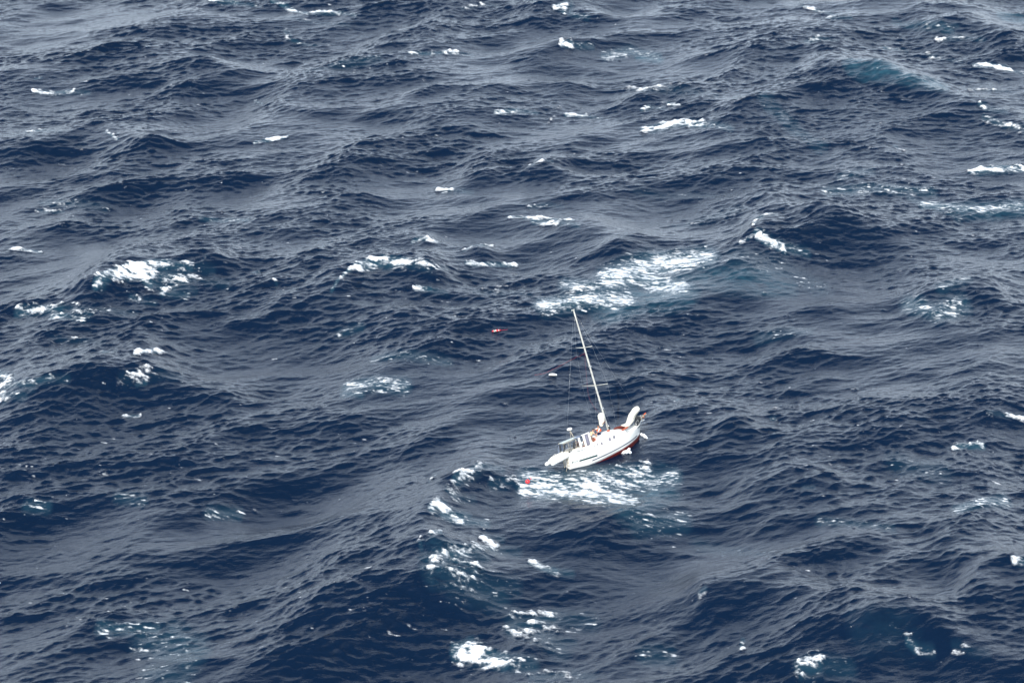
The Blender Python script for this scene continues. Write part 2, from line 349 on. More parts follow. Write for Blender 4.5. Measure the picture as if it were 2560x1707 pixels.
nc = samp(NZ_CLUMP, X0, Y0); ns = samp(NZ_STREAK, X0, Y0); nl = samp(NZ_LARGE, X0, Y0)
cap = sst(0.34, 1.38, cap0 * 0.98 + 0.26 * nc + 0.11 * ns) * sst(0.0, 0.2, cap0)
bgs = np.clip(0.10 + 0.09 * nl, 0, 0.30)
sk = np.maximum(stk0, np.where(fade > 0.9, bgs, 0))
stk = sst(0.44, 1.42, sk * 0.80 + 0.27 * ns + 0.10 * nc) + 0.30 * sst(0.2, 1.0, stk0 + 0.14 * ns)
aer = np.clip(aer * (0.23 + 0.06 * ns + 0.06 * nc), 0, 1); aer = np.maximum(aer * 0.7, 0.16 * sst(0.4, 1.0, cap0)); aer = np.maximum(aer, 0.24 * stk0 ** 2)
# small breaking crests of the wind sea itself
jm = np.clip((-0.06 - Jv) / 0.5, 0, 1)
cap = np.maximum(cap, np.where(fade > 0.9, sst(0.3, 0.9, jm + 0.15 * nc), 0))
foamv = np.clip(np.maximum(cap, stk), 0, 1)
Zv = Zv + 0.10 * cap * (1.2 + nc)
print('std', Zv.std(), 'J<.3', (Jv < 0.3).mean(), 'verts', Xv.size)

ny, nx = Xv.shape
me = bpy.data.meshes.new('water')
me.vertices.add(nx * ny)
co = np.stack([Xv, Yv, Zv], -1).astype(np.float32); me.vertices.foreach_set('co', co.ravel())
idx = np.arange(nx * ny, dtype=np.int32).reshape(ny, nx)
quads = np.stack([idx[:-1, :-1], idx[:-1, 1:], idx[1:, 1:], idx[1:, :-1]], -1).reshape(-1, 4)
nq = len(quads)
me.loops.add(nq * 4); me.loops.foreach_set('vertex_index', quads.ravel())
me.polygons.add(nq); me.polygons.foreach_set('loop_start', np.arange(0, nq * 4, 4, dtype=np.int32))
me.update(calc_edges=True)
me.polygons.foreach_set('use_smooth', np.ones(nq, dtype=bool))
for nm, arr in (('foam', foamv), ('bubbles', aer)):
    at = me.attributes.new(nm, 'FLOAT', 'POINT'); at.data.foreach_set('value', arr.astype(np.float32).ravel())

def water_material():
    m = bpy.data.materials.new('sea_water'); m.use_nodes = True; nt = m.node_tree; n = nt.nodes; l = nt.links
    b = n['Principled BSDF']; out = n['Material Output']
    def math_(op, a, bb=None, cl=False):
        x = n.new('ShaderNodeMath'); x.operation = op; x.use_clamp = cl
        for i, v in enumerate((a, bb)):
            if v is None: continue
            if isinstance(v, (int, float)): x.inputs[i].default_value = v
            else: l.new(v, x.inputs[i])
        return x.outputs[0]
    def mrange(v, a, c, smooth=True):
        x = n.new('ShaderNodeMapRange'); x.interpolation_type = 'SMOOTHSTEP' if smooth else 'LINEAR'
        x.inputs['From Min'].default_value = a; x.inputs['From Max'].default_value = c; l.new(v, x.inputs['Value']); return x.outputs[0]
    def attr(nm):
        x = n.new('ShaderNodeAttribute'); x.attribute_name = nm; return x.outputs['Fac']
    tc = n.new('ShaderNodeTexCoord')
    def noise(scale, sx, sy, detail=6, rough=0.6, rot=None):
        mp = n.new('ShaderNodeMapping'); l.new(tc.outputs['Object'], mp.inputs['Vector'])
        mp.vector_type = 'TEXTURE'; mp.inputs['Rotation'].default_value = (0, 0, rot if rot is not None else math.atan2(WIND[1], WIND[0]))
        mp.inputs['Scale'].default_value = (sx, sy, 1)
        x = n.new('ShaderNodeTexNoise'); x.inputs['Scale'].default_value = scale; x.inputs['Detail'].default_value = detail; x.inputs['Roughness'].default_value = rough
        l.new(mp.outputs[0], x.inputs['Vector']); return x.outputs['Fac']
    aer_a = attr('bubbles'); foam_a = attr('foam')
    n_fine = noise(3.6, 1.4, 0.8, 3, 0.75)
    foam = math_('MULTIPLY', mrange(math_('ADD', foam_a, math_('MULTIPLY', math_('SUBTRACT', n_fine, 0.5), 1.15)), 0.10, 1.05), mrange(foam_a, 0.0, 0.25), True)
    foam = math_('POWER', foam, 1.45)
    # water body: deep blue, teal where it is full of bubbles
    mx = n.new('ShaderNodeMix'); mx.data_type = 'RGBA'
    mx.inputs[6].default_value = (0.0014, 0.0082, 0.0240, 1); mx.inputs[7].default_value = (0.07, 0.22, 0.28, 1)
    l.new(aer_a, mx.inputs[0])
    mf = n.new('ShaderNodeMix'); mf.data_type = 'RGBA'; l.new(mx.outputs[2], mf.inputs[6]); mf.inputs[7].default_value = (0.86, 0.88, 0.88, 1)
    l.new(foam, mf.inputs[0]); l.new(mf.outputs[2], b.inputs['Base Color'])
    rr = n.new('ShaderNodeMix'); rr.data_type = 'FLOAT'; rr.inputs[2].default_value = 0.16; rr.inputs[3].default_value = 0.9
    l.new(foam, rr.inputs[0]); l.new(rr.outputs[0], b.inputs['Roughness'])
    b.inputs['IOR'].default_value = 1.333
    # cat's paws and foam relief
    r1 = noise(1.5, 2.6, 0.8, 4, 0.64, math.atan2(0.34, 1.0))
    hgt = math_('MULTIPLY', r1, 0.12)
    bp = n.new('ShaderNodeBump'); bp.inputs['Strength'].default_value = 0.9; bp.inputs['Distance'].default_value = 1.0
    l.new(hgt, bp.inputs['Height']); l.new(bp.outputs[0], b.inputs['Normal'])
    return m
water = bpy.data.objects.new('water', me); C.objects.link(water); me.materials.append(water_material())
props(water, 'rough dark blue open sea with whitecaps and wind-drawn foam', 'sea', kind='structure')
# ------------------------------------------------------------------ materials
M_WHITE = mat('gelcoat_white', (0.80, 0.785, 0.72), 0.28, 0.5, 0.03, 1.5)
M_DECK = mat('deck_paint', (0.76, 0.75, 0.70), 0.6, 0.4, 0.05, 2.0)
M_RED = mat('antifouling_red', (0.11, 0.010, 0.009), 0.65, 0.3, 0.18, 2.2)
M_NAVY = mat('stripe_navy', (0.015, 0.035, 0.075), 0.35, 0.5, 0.1)
M_GREEN = mat('band_green', (0.008, 0.045, 0.05), 0.4, 0.5, 0.1)
M_SAIL = mat('sailcloth', (0.74, 0.69, 0.57), 0.85, 0.2, 0.08, 2.5, bump=0.6)
M_ALU = mat('mast_paint', (0.46, 0.45, 0.40), 0.4, 0.5, 0.08, 4)
M_STEEL = mat('stainless', (0.55, 0.55, 0.53), 0.3, 0.5, 0.08, 4, metal=0.8)
M_GREY = mat('panel_grey', (0.50, 0.55, 0.52), 0.4, 0.5, 0.08, 3)
M_DARK = mat('dark_gear', (0.018, 0.022, 0.026), 0.6, 0.4, 0.2, 5)
M_WOOD = mat('varnished_wood', (0.20, 0.065, 0.028), 0.4, 0.5, 0.25, 4)
M_ORANGE = mat('orange_fabric', (0.85, 0.11, 0.022), 0.75, 0.3, 0.08, 5)
M_MAROON = mat('maroon_canvas', (0.12, 0.026, 0.020), 0.85, 0.2, 0.15, 3, bump=0.4)
M_RUST = mat('salmon_canvas', (0.48, 0.12, 0.07), 0.85, 0.2, 0.12, 3)
M_GLASS = mat('tinted_window', (0.16, 0.15, 0.19), 0.12, 0.6, 0.2, 3)
M_BLUE = mat('blue_canvas', (0.21, 0.25, 0.33), 0.85, 0.2, 0.1, 3)
M_BEIGE = mat('weathered_rope', (0.42, 0.37, 0.29), 0.85, 0.2, 0.15, 8)
M_SKIN = mat('skin', (0.46, 0.24, 0.15), 0.55, 0.4, 0.06, 6)
M_HAIR = mat('dark_hair', (0.018, 0.011, 0.008), 0.6, 0.4, 0.2, 12)
M_SHIRT = mat('pale_shirt', (0.78, 0.76, 0.70), 0.9, 0.2, 0.05, 4)
M_TAN = mat('tan_shirt', (0.66, 0.46, 0.29), 0.9, 0.2, 0.1, 4)
M_LETTER = mat('letter_grey', (0.16, 0.24, 0.24), 0.5, 0.4, 0.1, 4)
M_NAVYC = mat('navy_shorts', (0.012, 0.018, 0.055), 0.9, 0.2, 0.1, 4)
M_REDP = mat('red_buoy', (0.62, 0.035, 0.045), 0.35, 0.5, 0.08, 3)
M_ROPER = mat('red_rope', (0.30, 0.055, 0.06), 0.85, 0.2, 0.15, 8)
M_FOAMW = mat('spray_white', (0.88, 0.90, 0.90), 0.95, 0.2, 0.03, 3)

# ------------------------------------------------------------------ sailing yacht (local x forward, y to port, z up)
BOATM = Matrix((( *[F.x, P.x, U.x], BOAT0.x), (*[F.y, P.y, U.y], BOAT0.y), (*[F.z, P.z, U.z], BOAT0.z), (0, 0, 0, 1)))
boat = empty('sailing_yacht', BOATM)
props(boat, 'white sailing yacht with bare mast heeling among the waves', 'sailboat')
XS, XB = -6.85, 4.92
def ip(t, ks): return float(np.interp(t, [a for a, b in ks], [b for a, b in ks]))
def smooth_ip(t, ks):
    return sum(ip(min(1, max(0, t + d)), ks) * w for d, w in ((-.08, .15), (-.04, .2), (0, .3), (.04, .2), (.08, .15))) if 0.09 < t < 0.91 else ip(t, ks)
def hb(t): return max(0.035, 1.86 * (ip(t, [(0, .36)] + [(q / 20, (math.sin(math.pi * min(1, (q / 20) * 0.5 / 0.46)) ** 0.55 if q / 20 <= .46 else math.cos((q / 20 - .46) / .54 * math.pi / 2) ** 0.72)) for q in range(4, 21)])))
def sheer(t): return smooth_ip(t, [(0, 1.80), (.12, 1.74), (.3, 1.48), (.5, 1.26), (.65, 1.22), (.8, 1.38), (.92, 1.62), (1, 1.80)])
def keel(t): return ip(t, [(0, -0.25), (.1, -0.75), (.3, -1.05), (.6, -1.05), (.8, -0.8), (.92, -0.35), (1, 0.05)])
def boot(x): return 0.095 * x + 0.09
def xof(t): return XS + (XB - XS) * t
def rake(t, z, zs):
    k = 0.46 * max(0, (t - .72) / .28) ** 1.5 - 0.17 * 0 + (0.16 * max(0, (.12 - t) / .12))
    return k * (z - zs)
def hullpt(t, z, side):
    zs, zk, b = sheer(t), keel(t), hb(t)
    q = min(1, max(0, (zs - z) / (zs - zk)))
    y = b * (1 - q ** 2.3) ** (1 / 1.9)
    flare = 1 - 0.30 * max(0, (t - .7) / .3) * min(1, q * 1.6)
    return Vector((xof(t) + rake(t, z, zs), side * y * flare, z))
NT = 56; ts = [i / NT for i in range(NT + 1)]
def hull_part(name, zf0, zf1, nrow, m):
    v = []; fc = []
    for sd in (1, -1):
        base = len(v)
        for t in ts:
            z0, z1 = zf0(t), zf1(t)
            for r in range(nrow + 1): v.append(hullpt(t, z0 + (z1 - z0) * r / nrow, sd))
        w = nrow + 1
        for i in range(NT):
            for r in range(nrow): fc.append((base + i * w + r, base + (i + 1) * w + r, base + (i + 1) * w + r + 1, base + i * w + r + 1))
    # transom
    n2 = (NT + 1) * (nrow + 1)
    for r in range(nrow): fc.append((r, r + 1, n2 + r + 1, n2 + r))
    o = pyd(name, v, fc, m, boat, True)
    bm = bmesh.new(); bm.from_mesh(o.data); bmesh.ops.remove_doubles(bm, verts=bm.verts, dist=0.004); bmesh.ops.recalc_face_normals(bm, faces=bm.faces); bm.to_mesh(o.data); bm.free()
    sol = o.modifiers.new('thickness', 'SOLIDIFY'); sol.thickness = 0.05; sol.offset = -1
    return o
def zboot(t): return max(keel(t) + 0.02, boot(xof(t)))
hull_part('hull', sheer, zboot, 10, M_WHITE)
props(hull_part('antifouling', zboot, lambda t: keel(t), 6, M_RED), 'dark red painted bottom')
# deck
v = []; fc = []
for t in ts:
    for j in range(7):
        a = -1 + 2 * j / 6; v.append((xof(t), hb(t) * 0.97 * a, sheer(t) - 0.09 + 0.07 * (1 - a * a)))
for i in range(NT):
    for j in range(6): fc.append((i * 7 + j, (i + 1) * 7 + j, (i + 1) * 7 + j + 1, i * 7 + j + 1))
pyd('deck', v, fc, M_DECK, boat)
# rails along the sheer
for sd in (1, -1):
    tube('toe_rail', [hullpt(t, sheer(t), sd) + Vector((0, -0.02 * sd, 0.02)) for t in ts], 0.045, M_WHITE, boat, 6)
# stripes on the topsides
def strip(name, x0, x1, zf, wf, m, par, n=30, off=0.022, sides=(1, -1)):
    out = []
    for sd in sides:
        v = []
        for i in range(n + 1):
            x = x0 + (x1 - x0) * i / n; t = (x - XS) / (XB - XS); z = zf(x); w = wf(x)
            for zz in (z + w / 2, z - w / 2):
                p = hullpt(t, zz, sd); p.y += sd * off; p.x = x + (0 if t < .7 else 0.3 * (p.x - x)); v.append(p)
        o = pyd(name, v, [(2 * i, 2 * i + 2, 2 * i + 3, 2 * i + 1) for i in range(n)], m, par)
        so = o.modifiers.new('t', 'SOLIDIFY'); so.thickness = 0.008; out.append(o)
    return out
strip('cove_stripe', -4.42, 3.3, lambda x: 0.16 + (x + 4.42) * 0.0635 + 0.0035 * max(0, x) ** 2, lambda x: 0.10, M_NAVY, boat)
band = strip('name_band', -5.95, -3.73, lambda x: 0.63 - (x + 6.0) * 0.031, lambda x: 0.19, M_GREEN, boat, 12)
# the name: a dark initial block and a row of small pale letters, too small to read
for sd in (1, -1):
    def mark(x0, x1, z0, z1, m, nm):
        t0, t1 = ((x - XS) / (XB - XS) for x in (x0, x1)); off = Vector((0, sd * 0.022, 0))
        v = [hullpt(t0, z0, sd) + off, hullpt(t1, z0, sd) + off, hullpt(t1, z1, sd) + off, hullpt(t0, z1, sd) + off]
        o = pyd(nm, v, [(0, 1, 2, 3)], m, boat, False); so = o.modifiers.new('t', 'SOLIDIFY'); so.thickness = 0.006
    M_LET = M_LETTER
    mark(-6.74, -6.60, 0.64, 0.82, M_GREEN, 'name_mark')
    xx = -6.55
    for wd, lo, hi in ((.05, .67, .80), (.03, .67, .77), (.06, .68, .79), (.04, .66, .77), (.05, .66, .79), (.06, .66, .76), (.05, .65, .78)):
        mark(xx, xx + wd, lo - (xx + 6.6) * .06, hi - (xx + 6.6) * .06, M_LET, 'name_letter'); xx += 0.083
# green flash on the bulwark at the bow
v = []
for i in range(9):
    q = i / 8; x = 3.55 + q * 1.12; t = (x - XS) / (XB - XS); w = 0.05 + 0.20 * q
    for zz in (sheer(t) - 0.06, sheer(t) - 0.06 - w):
        p = hullpt(t, zz, -1); p.y -= 0.035; v.append(p)
props(pyd('bow_flash', v, [(2 * i, 2 * i + 2, 2 * i + 3, 2 * i + 1) for i in range(8)], M_GREEN, boat), 'green tapered flash on the bow bulwark')

# cabin trunk
def cabin():
    xs = [-3.7, -3.55, -2.6, -1.4, 0.0, 1.0, 1.7, 2.15]; v = []; fc = []; w = 11
    top = [2.10, 2.22, 2.36, 2.42, 2.40, 2.26, 2.02, 1.62]; wid = [1.24, 1.26, 1.27, 1.25, 1.15, 1.0, 0.84, 0.62]
    for x, tz, b in zip(xs, top, wid):
        t = (x - XS) / (XB - XS); dz = sheer(t) - 0.12
        prof = [(b, dz), (b * .985, dz + (tz - .26 - dz) * .5), (b * .96, tz - .26), (b * .90, tz - .16), (b * .55, tz - .05), (0, tz)]
        prof = prof + [(-a, z) for a, z in prof[-2::-1]]
        v += [(x, a, z) for a, z in prof]
    for i in range(len(xs) - 1):
        for j in range(w - 1): fc.append((i * w + j, (i + 1) * w + j, (i + 1) * w + j + 1, i * w + j + 1))
    fc.append(tuple(range(w))); fc.append(tuple((len(xs) - 1) * w + j for j in range(w)))
    o = pyd('cabin_trunk', v, fc, M_WHITE, boat, True)
    bv = o.modifiers.new('b', 'BEVEL'); bv.width = 0.03; bv.segments = 2; bv.angle_limit = R(50)
    return o
cab = cabin()
for sd in (-1, 1):
    for x, z, wx, wz in ((-1.16, 1.62, .30, .36), (-0.41, 1.66, .28, .32), (-2.46, 1.55, .20, .30), (-3.1, 1.64, .17, .12)):
        b = float(np.interp(x, [-3.7, -2.6, -1.4, 0, 1], [1.24, 1.27, 1.25, 1.15, 1.0])) * 0.985
        rt = Matrix.Rotation(R(-4 * sd), 3, 'X')
        fr = box('portlight', (x, sd * (b + 0.004), z), (wx + .07, .035, wz + .07), M_ALU, cab, 0.012, rt)
        box('pane', (x, sd * (b + 0.018), z), (wx, .022, wz), M_GLASS, fr, 0.006, rt)
box('deck_vent', (-0.35, -0.42, 2.44), (.30, .22, .16), M_RUST, boat, 0.04)
box('foredeck_hatch', (1.35, 0, 2.2), (.6, .6, .10), M_GLASS, boat, 0.03)
# sliding hatch and wooden companionway
box('companionway_hatch', (-2.55, 0, 2.44), (1.1, .8, .10), M_DECK, boat, 0.03)
box('companionway_door', (-3.73, -0.1, 1.85), (.06, .85, .95), M_WOOD, boat, 0.015)
box('bulkhead_panel', (-3.40, -1.13, 2.28), (.34, .05, .55), M_WOOD, boat, 0.015)
box('locker_board', (-3.12, -1.10, 2.22), (.20, .06, .42), M_RUST, boat, 0.015)
for sd in (-1, 1):
    bm = bmesh.new(); add_tube(bm, catmull([(-3.6, sd * 1.30, 1.62), (-4.6, sd * 1.32, 1.80), (-5.8, sd * 1.15, 1.90), (-6.5, sd * .8, 1.92)], 5), [.14] * 15 + [.10], 8); bmo('cockpit_coaming', bm, M_WHITE, boat, True)

# cockpit shelter
box('screen_rail', (-4.15, -0.93, 3.23), (1.12, .26, .10), M_WHITE, boat, 0.03)
for x, wd, zt in ((-5.27, .24, 3.14), (-4.54, .27, 3.19), (-3.72, .25, 3.19)):
    box('screen_post', (x, -1.0, (1.72 + zt) / 2), (wd, .09, zt - 1.72), M_WHITE, boat, 0.02)
wdw = box('screen_window', (-4.13, -0.985, 2.52), (.55, .03, 1.25), M_GLASS, boat, 0.008)
box('screen_sill', (-4.13, -1.0, 1.80), (.55, .07, .16), M_WHITE, boat, 0.015)
box('canvas_top', (-5.25, -0.72, 3.20), (.70, .50, .07), M_BLUE, boat, 0.03)
bm = bmesh.new()
for q in range(20):
    a0, a1 = 2 * math.pi * q / 20, 2 * math.pi * (q + 1) / 20
    add_tube(bm, [(-5.0, -.1 + .42 * math.cos(a0), 2.25 + .42 * math.sin(a0)), (-5.0, -.1 + .42 * math.cos(a1), 2.25 + .42 * math.sin(a1))], .028, 6)
for q in range(6):
    a0 = math.pi * q / 3; add_tube(bm, [(-5.0, -.1, 2.25), (-5.0, -.1 + .42 * math.cos(a0), 2.25 + .42 * math.sin(a0))], .016, 5)
bmo('steering_wheel', bm, M_WOOD, boat, True)
tube('binnacle', [(-4.9, -.1, 1.5), (-4.9, -.1, 2.2), (-4.88, -.1, 2.4)], [.14, .11, .15], M_DARK, boat, 10)
box('cockpit_seat', (-4.7, -0.72, 1.95), (1.7, .45, .14), M_WOOD, boat, 0.04)

# mast with two pairs of spreaders
MT = (-0.35, 0, 16.72)
def mast_at(z): q = (z - 2.3) / (MT[2] - 2.3); return Vector((MT[0] * q, 0, z))
mast = tube('mast', [mast_at(z) for z in (2.25, 4, 8, 12, 15.2, MT[2])], [.11, .11, .105, .098, .085, .065], M_ALU, boat, 14)
for z, ln in ((7.75, 2.25), (12.25, 1.42)):
    for sd in (-1, 1):
        p = mast_at(z); tube('spreader', [p, p + Vector((-0.04, sd * ln, 0.10))], [.075, .05], M_ALU, mast, 8, True, 0.7)
box('masthead', (MT[0] - .08, 0, MT[2] + .03), (.42, .12, .12), M_ALU, mast, 0.02)
tube('masthead_aerial', [(MT[0] - .2, 0, MT[2] + .05), (MT[0] - .22, 0, MT[2] + .75)], .012, M_DARK, mast, 5)
for z in (5.0, 10.0): box('mast_band', mast_at(z), (.29, .27, .10), M_STEEL, mast, 0.01)
tube('mast_collar', [mast_at(2.22), mast_at(2.42)], [.24, .17], M_ALU, mast, 12)
bm = bmesh.new()
for q in range(5): add_tube(bm, [(.16, -.16 + q * .05, 2.45), (.18, -.18 + q * .05, 2.85 + .1 * (q % 2))], .03, 5)
bmo('halyard_coil', bm, M_DARK, boat, True)
tube('mast_winch', [(-.02, -.2, 2.9), (-.02, -.34, 2.9)], [.09, .07], M_STEEL, mast, 10)
# standing rigging, thin as it is
def hullx(x, sd, dz=0.0):
    t = (x - XS) / (XB - XS); p = hullpt(t, sheer(t), sd); p.z += dz; return p
for sd in (-1, 1):
    a = mast_at(12.25) + Vector((-.04, sd * 1.42, .1)); b = mast_at(7.75) + Vector((-.04, sd * 2.25, .1))
    tube('shroud', [mast_at(16.5), a, b, hullx(-.25, sd)], .004, M_STEEL, boat, 4)
    tube('lower_shroud', [mast_at(7.6), hullx(-.75, sd)], .004, M_STEEL, boat, 4)
tube('backstay', [Vector(MT), (-6.8, 0, 1.9)], .004, M_STEEL, boat, 4)
tube('forestay', [mast_at(16.5), (5.05, 0, 2.6)], .004, M_STEEL, boat, 4)
tube('red_halyard', catmull([mast_at(12.0) + Vector((0, .1, 0)), (-.75, .35, 9.0), (-1.05, .5, 6.5), (-.5, .2, 4.6)], 5), .006, M_ROPER, boat, 5)

# sails gathered on deck
def bundle(name, path, rad, m, seed, flat=0.9, lump=0.10, seg=18, n=8):
    pp = catmull(path, n); rr = np.interp(np.linspace(0, 1, len(pp)), np.linspace(0, 1, len(rad)), rad)
    bm = bmesh.new(); add_tube(bm, pp, list(rr), seg, True, flat); rg = random.Random(seed); ph = [rg.uniform(0, 6.28) for _ in range(8)]
    for vv in bm.verts:
        c = vv.co; bb = min(pp, key=lambda q: (q - c).length_squared); d = c - bb; a = math.atan2(d.y, d.z)
        k = lump * (math.sin(5 * a + ph[0] + 3.1 * c.x) + .7 * math.sin(9 * a + ph[1] + 2 * c.z) + .6 * math.sin(4.3 * c.x + 3 * c.z + ph[2]))
        vv.co = bb + d * (1 + k)
    return bmo(name, bm, m, boat, True)
fs = bundle('foresail_bundle', [(1.45, 0, 2.16), (2.1, -.05, 2.16), (2.85, 0, 2.10), (3.45, 0, 2.42), (3.95, 0, 2.88), (4.45, 0, 3.18), (5.0, 0, 3.42), (5.22, 0, 3.46)], [.07, .22, .27, .36, .42, .44, .34, .12], M_SAIL, 3, 0.9, 0.13)
props(fs, 'white foresail bundled over the pulpit')
for x, z, r in ((3.55, 2.5, .39), (4.35, 3.12, .42), (2.4, 2.13, .26)):
    pass
ms = bundle('mainsail_bundle', [(-.86, -.05, 3.12), (-.80, -.05, 3.36), (-.66, -.05, 3.62), (-.55, -.05, 3.95), (-.48, -.05, 4.25), (-.45, -.05, 4.52), (-.44, -.05, 4.60)], [.15, .30, .36, .44, .40, .26, .10], M_SAIL, 5, 0.85)
props(ms, 'white bundled mainsail against the mast')
tube('sail_tie', [(-.96, -.45, 3.42), (-.62, -.42, 3.5), (-.38, -.36, 3.56)], .04, M_MAROON, boat, 6)

# bow: pulpit, roller, anchor, gear
bm = bmesh.new()
for sd in (-1, 1):
    add_tube(bm, catmull([hullx(3.5, sd, .62), hullx(4.3, sd, .64), (5.05, sd * .16, 2.50), (5.3, 0, 2.54)], 4), .022, 6)
    for x in (3.5, 4.25, 4.75): add_tube(bm, [hullx(x, sd, 0), hullx(x, sd, .62)], .02, 6)
bmo('pulpit', bm, M_STEEL, boat, True)
box('bow_roller', (5.12, 0, 1.90), (.85, .24, .10), M_STEEL, boat, 0.02)
bm = bmesh.new()
add_tube(bm, [(4.9, -.05, 2.20), (5.75, -.05, 2.42)], .045, 6); add_tube(bm, [(5.75, -.4, 2.5), (5.72, .35, 2.34)], .045, 6)
add_tube(bm, catmull([(5.2, -.34, 2.6), (5.45, -.1, 2.36), (5.85, .12, 2.18)], 4), [.03] * 4 + [.06] * 4 + [.03], 6)
add_box(bm, Vector((5.42, -.1, 2.36)), (.22, .14, .12), Matrix.Rotation(.5, 3, 'Y'), 0.02)
props(bmo('anchor', bm, M_BEIGE, boat, False), 'rusty beige anchor sticking out over the bow')
tube('orange_float', [(5.62, -.14, 2.5), (5.98, -.14, 2.62)], [.05, .035], M_ORANGE, boat, 8)
tube('rusty_shackle', [(5.32, -.2, 2.22), (5.58, -.2, 2.30)], [.10, .07], M_WOOD, boat, 8)
def lumps(name, cs, m, seed):
    bm = bmesh.new(); rg = random.Random(seed)
    for c, r in cs:
        q = bmesh.ops.create_icosphere(bm, subdivisions=2, radius=r, matrix=Matrix.Translation(c))
        for vv in q['verts']: vv.co += Vector([rg.uniform(-.2, .2) * r for _ in range(3)])
    return bmo(name, bm, m, boat, True)
props(lumps('anchor_line_heap', [((4.28, -.22, 2.08), .30), ((4.5, -.28, 2.34), .27), ((4.1, -.3, 1.92), .26), ((4.66, -.15, 2.1), .22), ((4.42, -.22, 2.62), .20), ((4.3, -.3, 2.4), .22)], M_DARK, 4), 'dark heap of lines in the bow')
bm = bmesh.new(); rg = random.Random(9)
for q in range(7):
    a = Vector((4.2 + rg.uniform(0, .6), -.2, 1.9 + rg.uniform(0, .6)))
    add_tube(bm, catmull([a, a + Vector((.3, -.08, .25)), a + Vector((.45, .05, -.12))], 4), .022, 5)
bmo('bow_line', bm, M_BEIGE, boat, True)

# lifelines
for sd in (-1, 1):
    for x in (-5.6, -3.9, -2.2, -0.6, 1.0, 2.4): tube('stanchion', [hullx(x, sd), hullx(x, sd, .62)], .014, M_STEEL, boat, 5)
    tube('lifeline', [hullx(x, sd, .61) for x in (-6.4, -5.6, -3.9, -2.2, -.6, 1.0, 2.4, 3.5)], .006, M_STEEL, boat, 4)

# stern: davits carrying a grey panel, radar, wind vane, weather cloths
box('solar_panel', (-5.95, 0.0, 3.10), (2.35, .62, .11), M_GREY, boat, 0.025)
for sd in (-1, 1):
    bm = bmesh.new()
    add_tube(bm, [(-5.55, sd * .55, 1.85), (-5.35, sd * .52, 3.05), (-4.85, sd * .5, 3.05)], .035, 8); add_tube(bm, [(-6.55, sd * .45, 1.85), (-6.5, sd * .45, 3.04), (-7.15, sd * .45, 3.04)], .04, 8)
    add_tube(bm, [(-6.5, sd * .45, 3.04), (-5.35, sd * .52, 3.03)], .03, 6)
    bmo('davit', bm, M_BEIGE, boat, True)
    tube('davit_tackle', [(-7.08, sd * .45, 3.03), (-7.02, sd * .45, 2.75), (-7.35, sd * .25, 2.05)], [.05, .085, .04], M_DARK, boat, 6)
    tube('davit_brace', [(-6.75, sd * .45, 3.03), (-7.4, sd * .25, 2.02)], .035, M_DARK, boat, 6)
tube('outboard_motor', [(-6.05, -.72, 2.05), (-6.0, -.72, 2.32), (-5.9, -.72, 2.62), (-5.88, -.70, 2.76)], [.08, .15, .17, .08], M_DARK, boat, 10)
tube('engine_line', [(-5.9, -.7, 2.7), (-5.75, -.6, 3.02)], .03, M_DARK, boat, 5)
tube('stern_locker', [(-6.62, -.38, 1.7), (-6.6, -.38, 1.98)], [.15, .13], M_DARK, boat, 8)
pyd('weather_cloth', [(-7.5, .55, 1.98), (-6.85, .7, 1.98), (-6.1, .85, 1.95), (-6.05, .85, 2.72), (-6.8, .7, 2.78), (-7.1, .6, 2.8)], [(0, 1, 4, 5), (1, 2, 3, 4)], M_BLUE, boat, False).modifiers.new('t', 'SOLIDIFY').thickness = 0.02
box('stern_cushion', (-5.75, -.75, 1.98), (.85, .45, .20), M_SAIL, boat, 0.06)
# radar on its pole
rp = tube('radar_pole', [(-5.10, 0, 3.1), (-5.38, 0, 4.08)], [.055, .045], M_BEIGE, boat, 8)
tube('radar_strut', [(-5.55, 0, 3.1), (-5.42, 0, 4.02)], .022, M_BEIGE, boat, 6)
bm = bmesh.new(); pr = [(.0, -.13), (.22, -.13), (.30, -.08), (.32, 0), (.29, .08), (.18, .14), (0, .155)]; rings = []
for r_, z_ in pr: rings.append([bm.verts.new((-5.4 + max(r_, .004) * math.cos(2 * math.pi * q / 18), max(r_, .004) * math.sin(2 * math.pi * q / 18), 4.23 + z_)) for q in range(18)])
for i in range(len(rings) - 1):
    for q in range(18): bm.faces.new((rings[i][q], rings[i][(q + 1) % 18], rings[i + 1][(q + 1) % 18], rings[i + 1][q]))
bmo('radar_dome', bm, M_WHITE, boat, True)
# boarding ladder and wind vane over the transom
bm = bmesh.new()
for y in (-.42, -.12): add_tube(bm, catmull([(-6.7, y, 2.3), (-6.98, y, 2.2), (-7.08, y, 1.6), (-7.1, y, .3)], 4), .028, 6)
for z in (.45, .8, 1.15, 1.5): add_tube(bm, [(-7.09, -.42, z), (-7.09, -.12, z)], .022, 6)
bmo('boarding_ladder', bm, M_BEIGE, boat, True)
bm = bmesh.new()
add_tube(bm, catmull([(-7.0, .25, 2.0), (-7.2, .25, 1.2), (-7.35, .25, .2), (-7.9, .2, -.45)], 5), [.05] * 10 + [.035] * 6, 7); add_tube(bm, [(-6.9, .25, 1.5), (-7.25, .25, 1.1)], .03, 6)
bmo('wind_vane_gear', bm, M_BEIGE, boat, True)
tube('trailing_line', catmull([(-7.1, -.3, .9), (-7.6, -.35, .15), (-8.3, -.4, -.25), (-9.6, -.5, -.25)], 6), .022, M_BEIGE, boat, 5)
for q in range(2): tube('quarter_line', catmull([hullx(-6.45 + .1 * q, -1, -.1 * q), hullx(-6.62, -1, -.45) + Vector((0, -.03, 0)), hullx(-6.64, -1, -.95) + Vector((0, -.03, 0))], 4), .016, M_BEIGE, boat, 5)
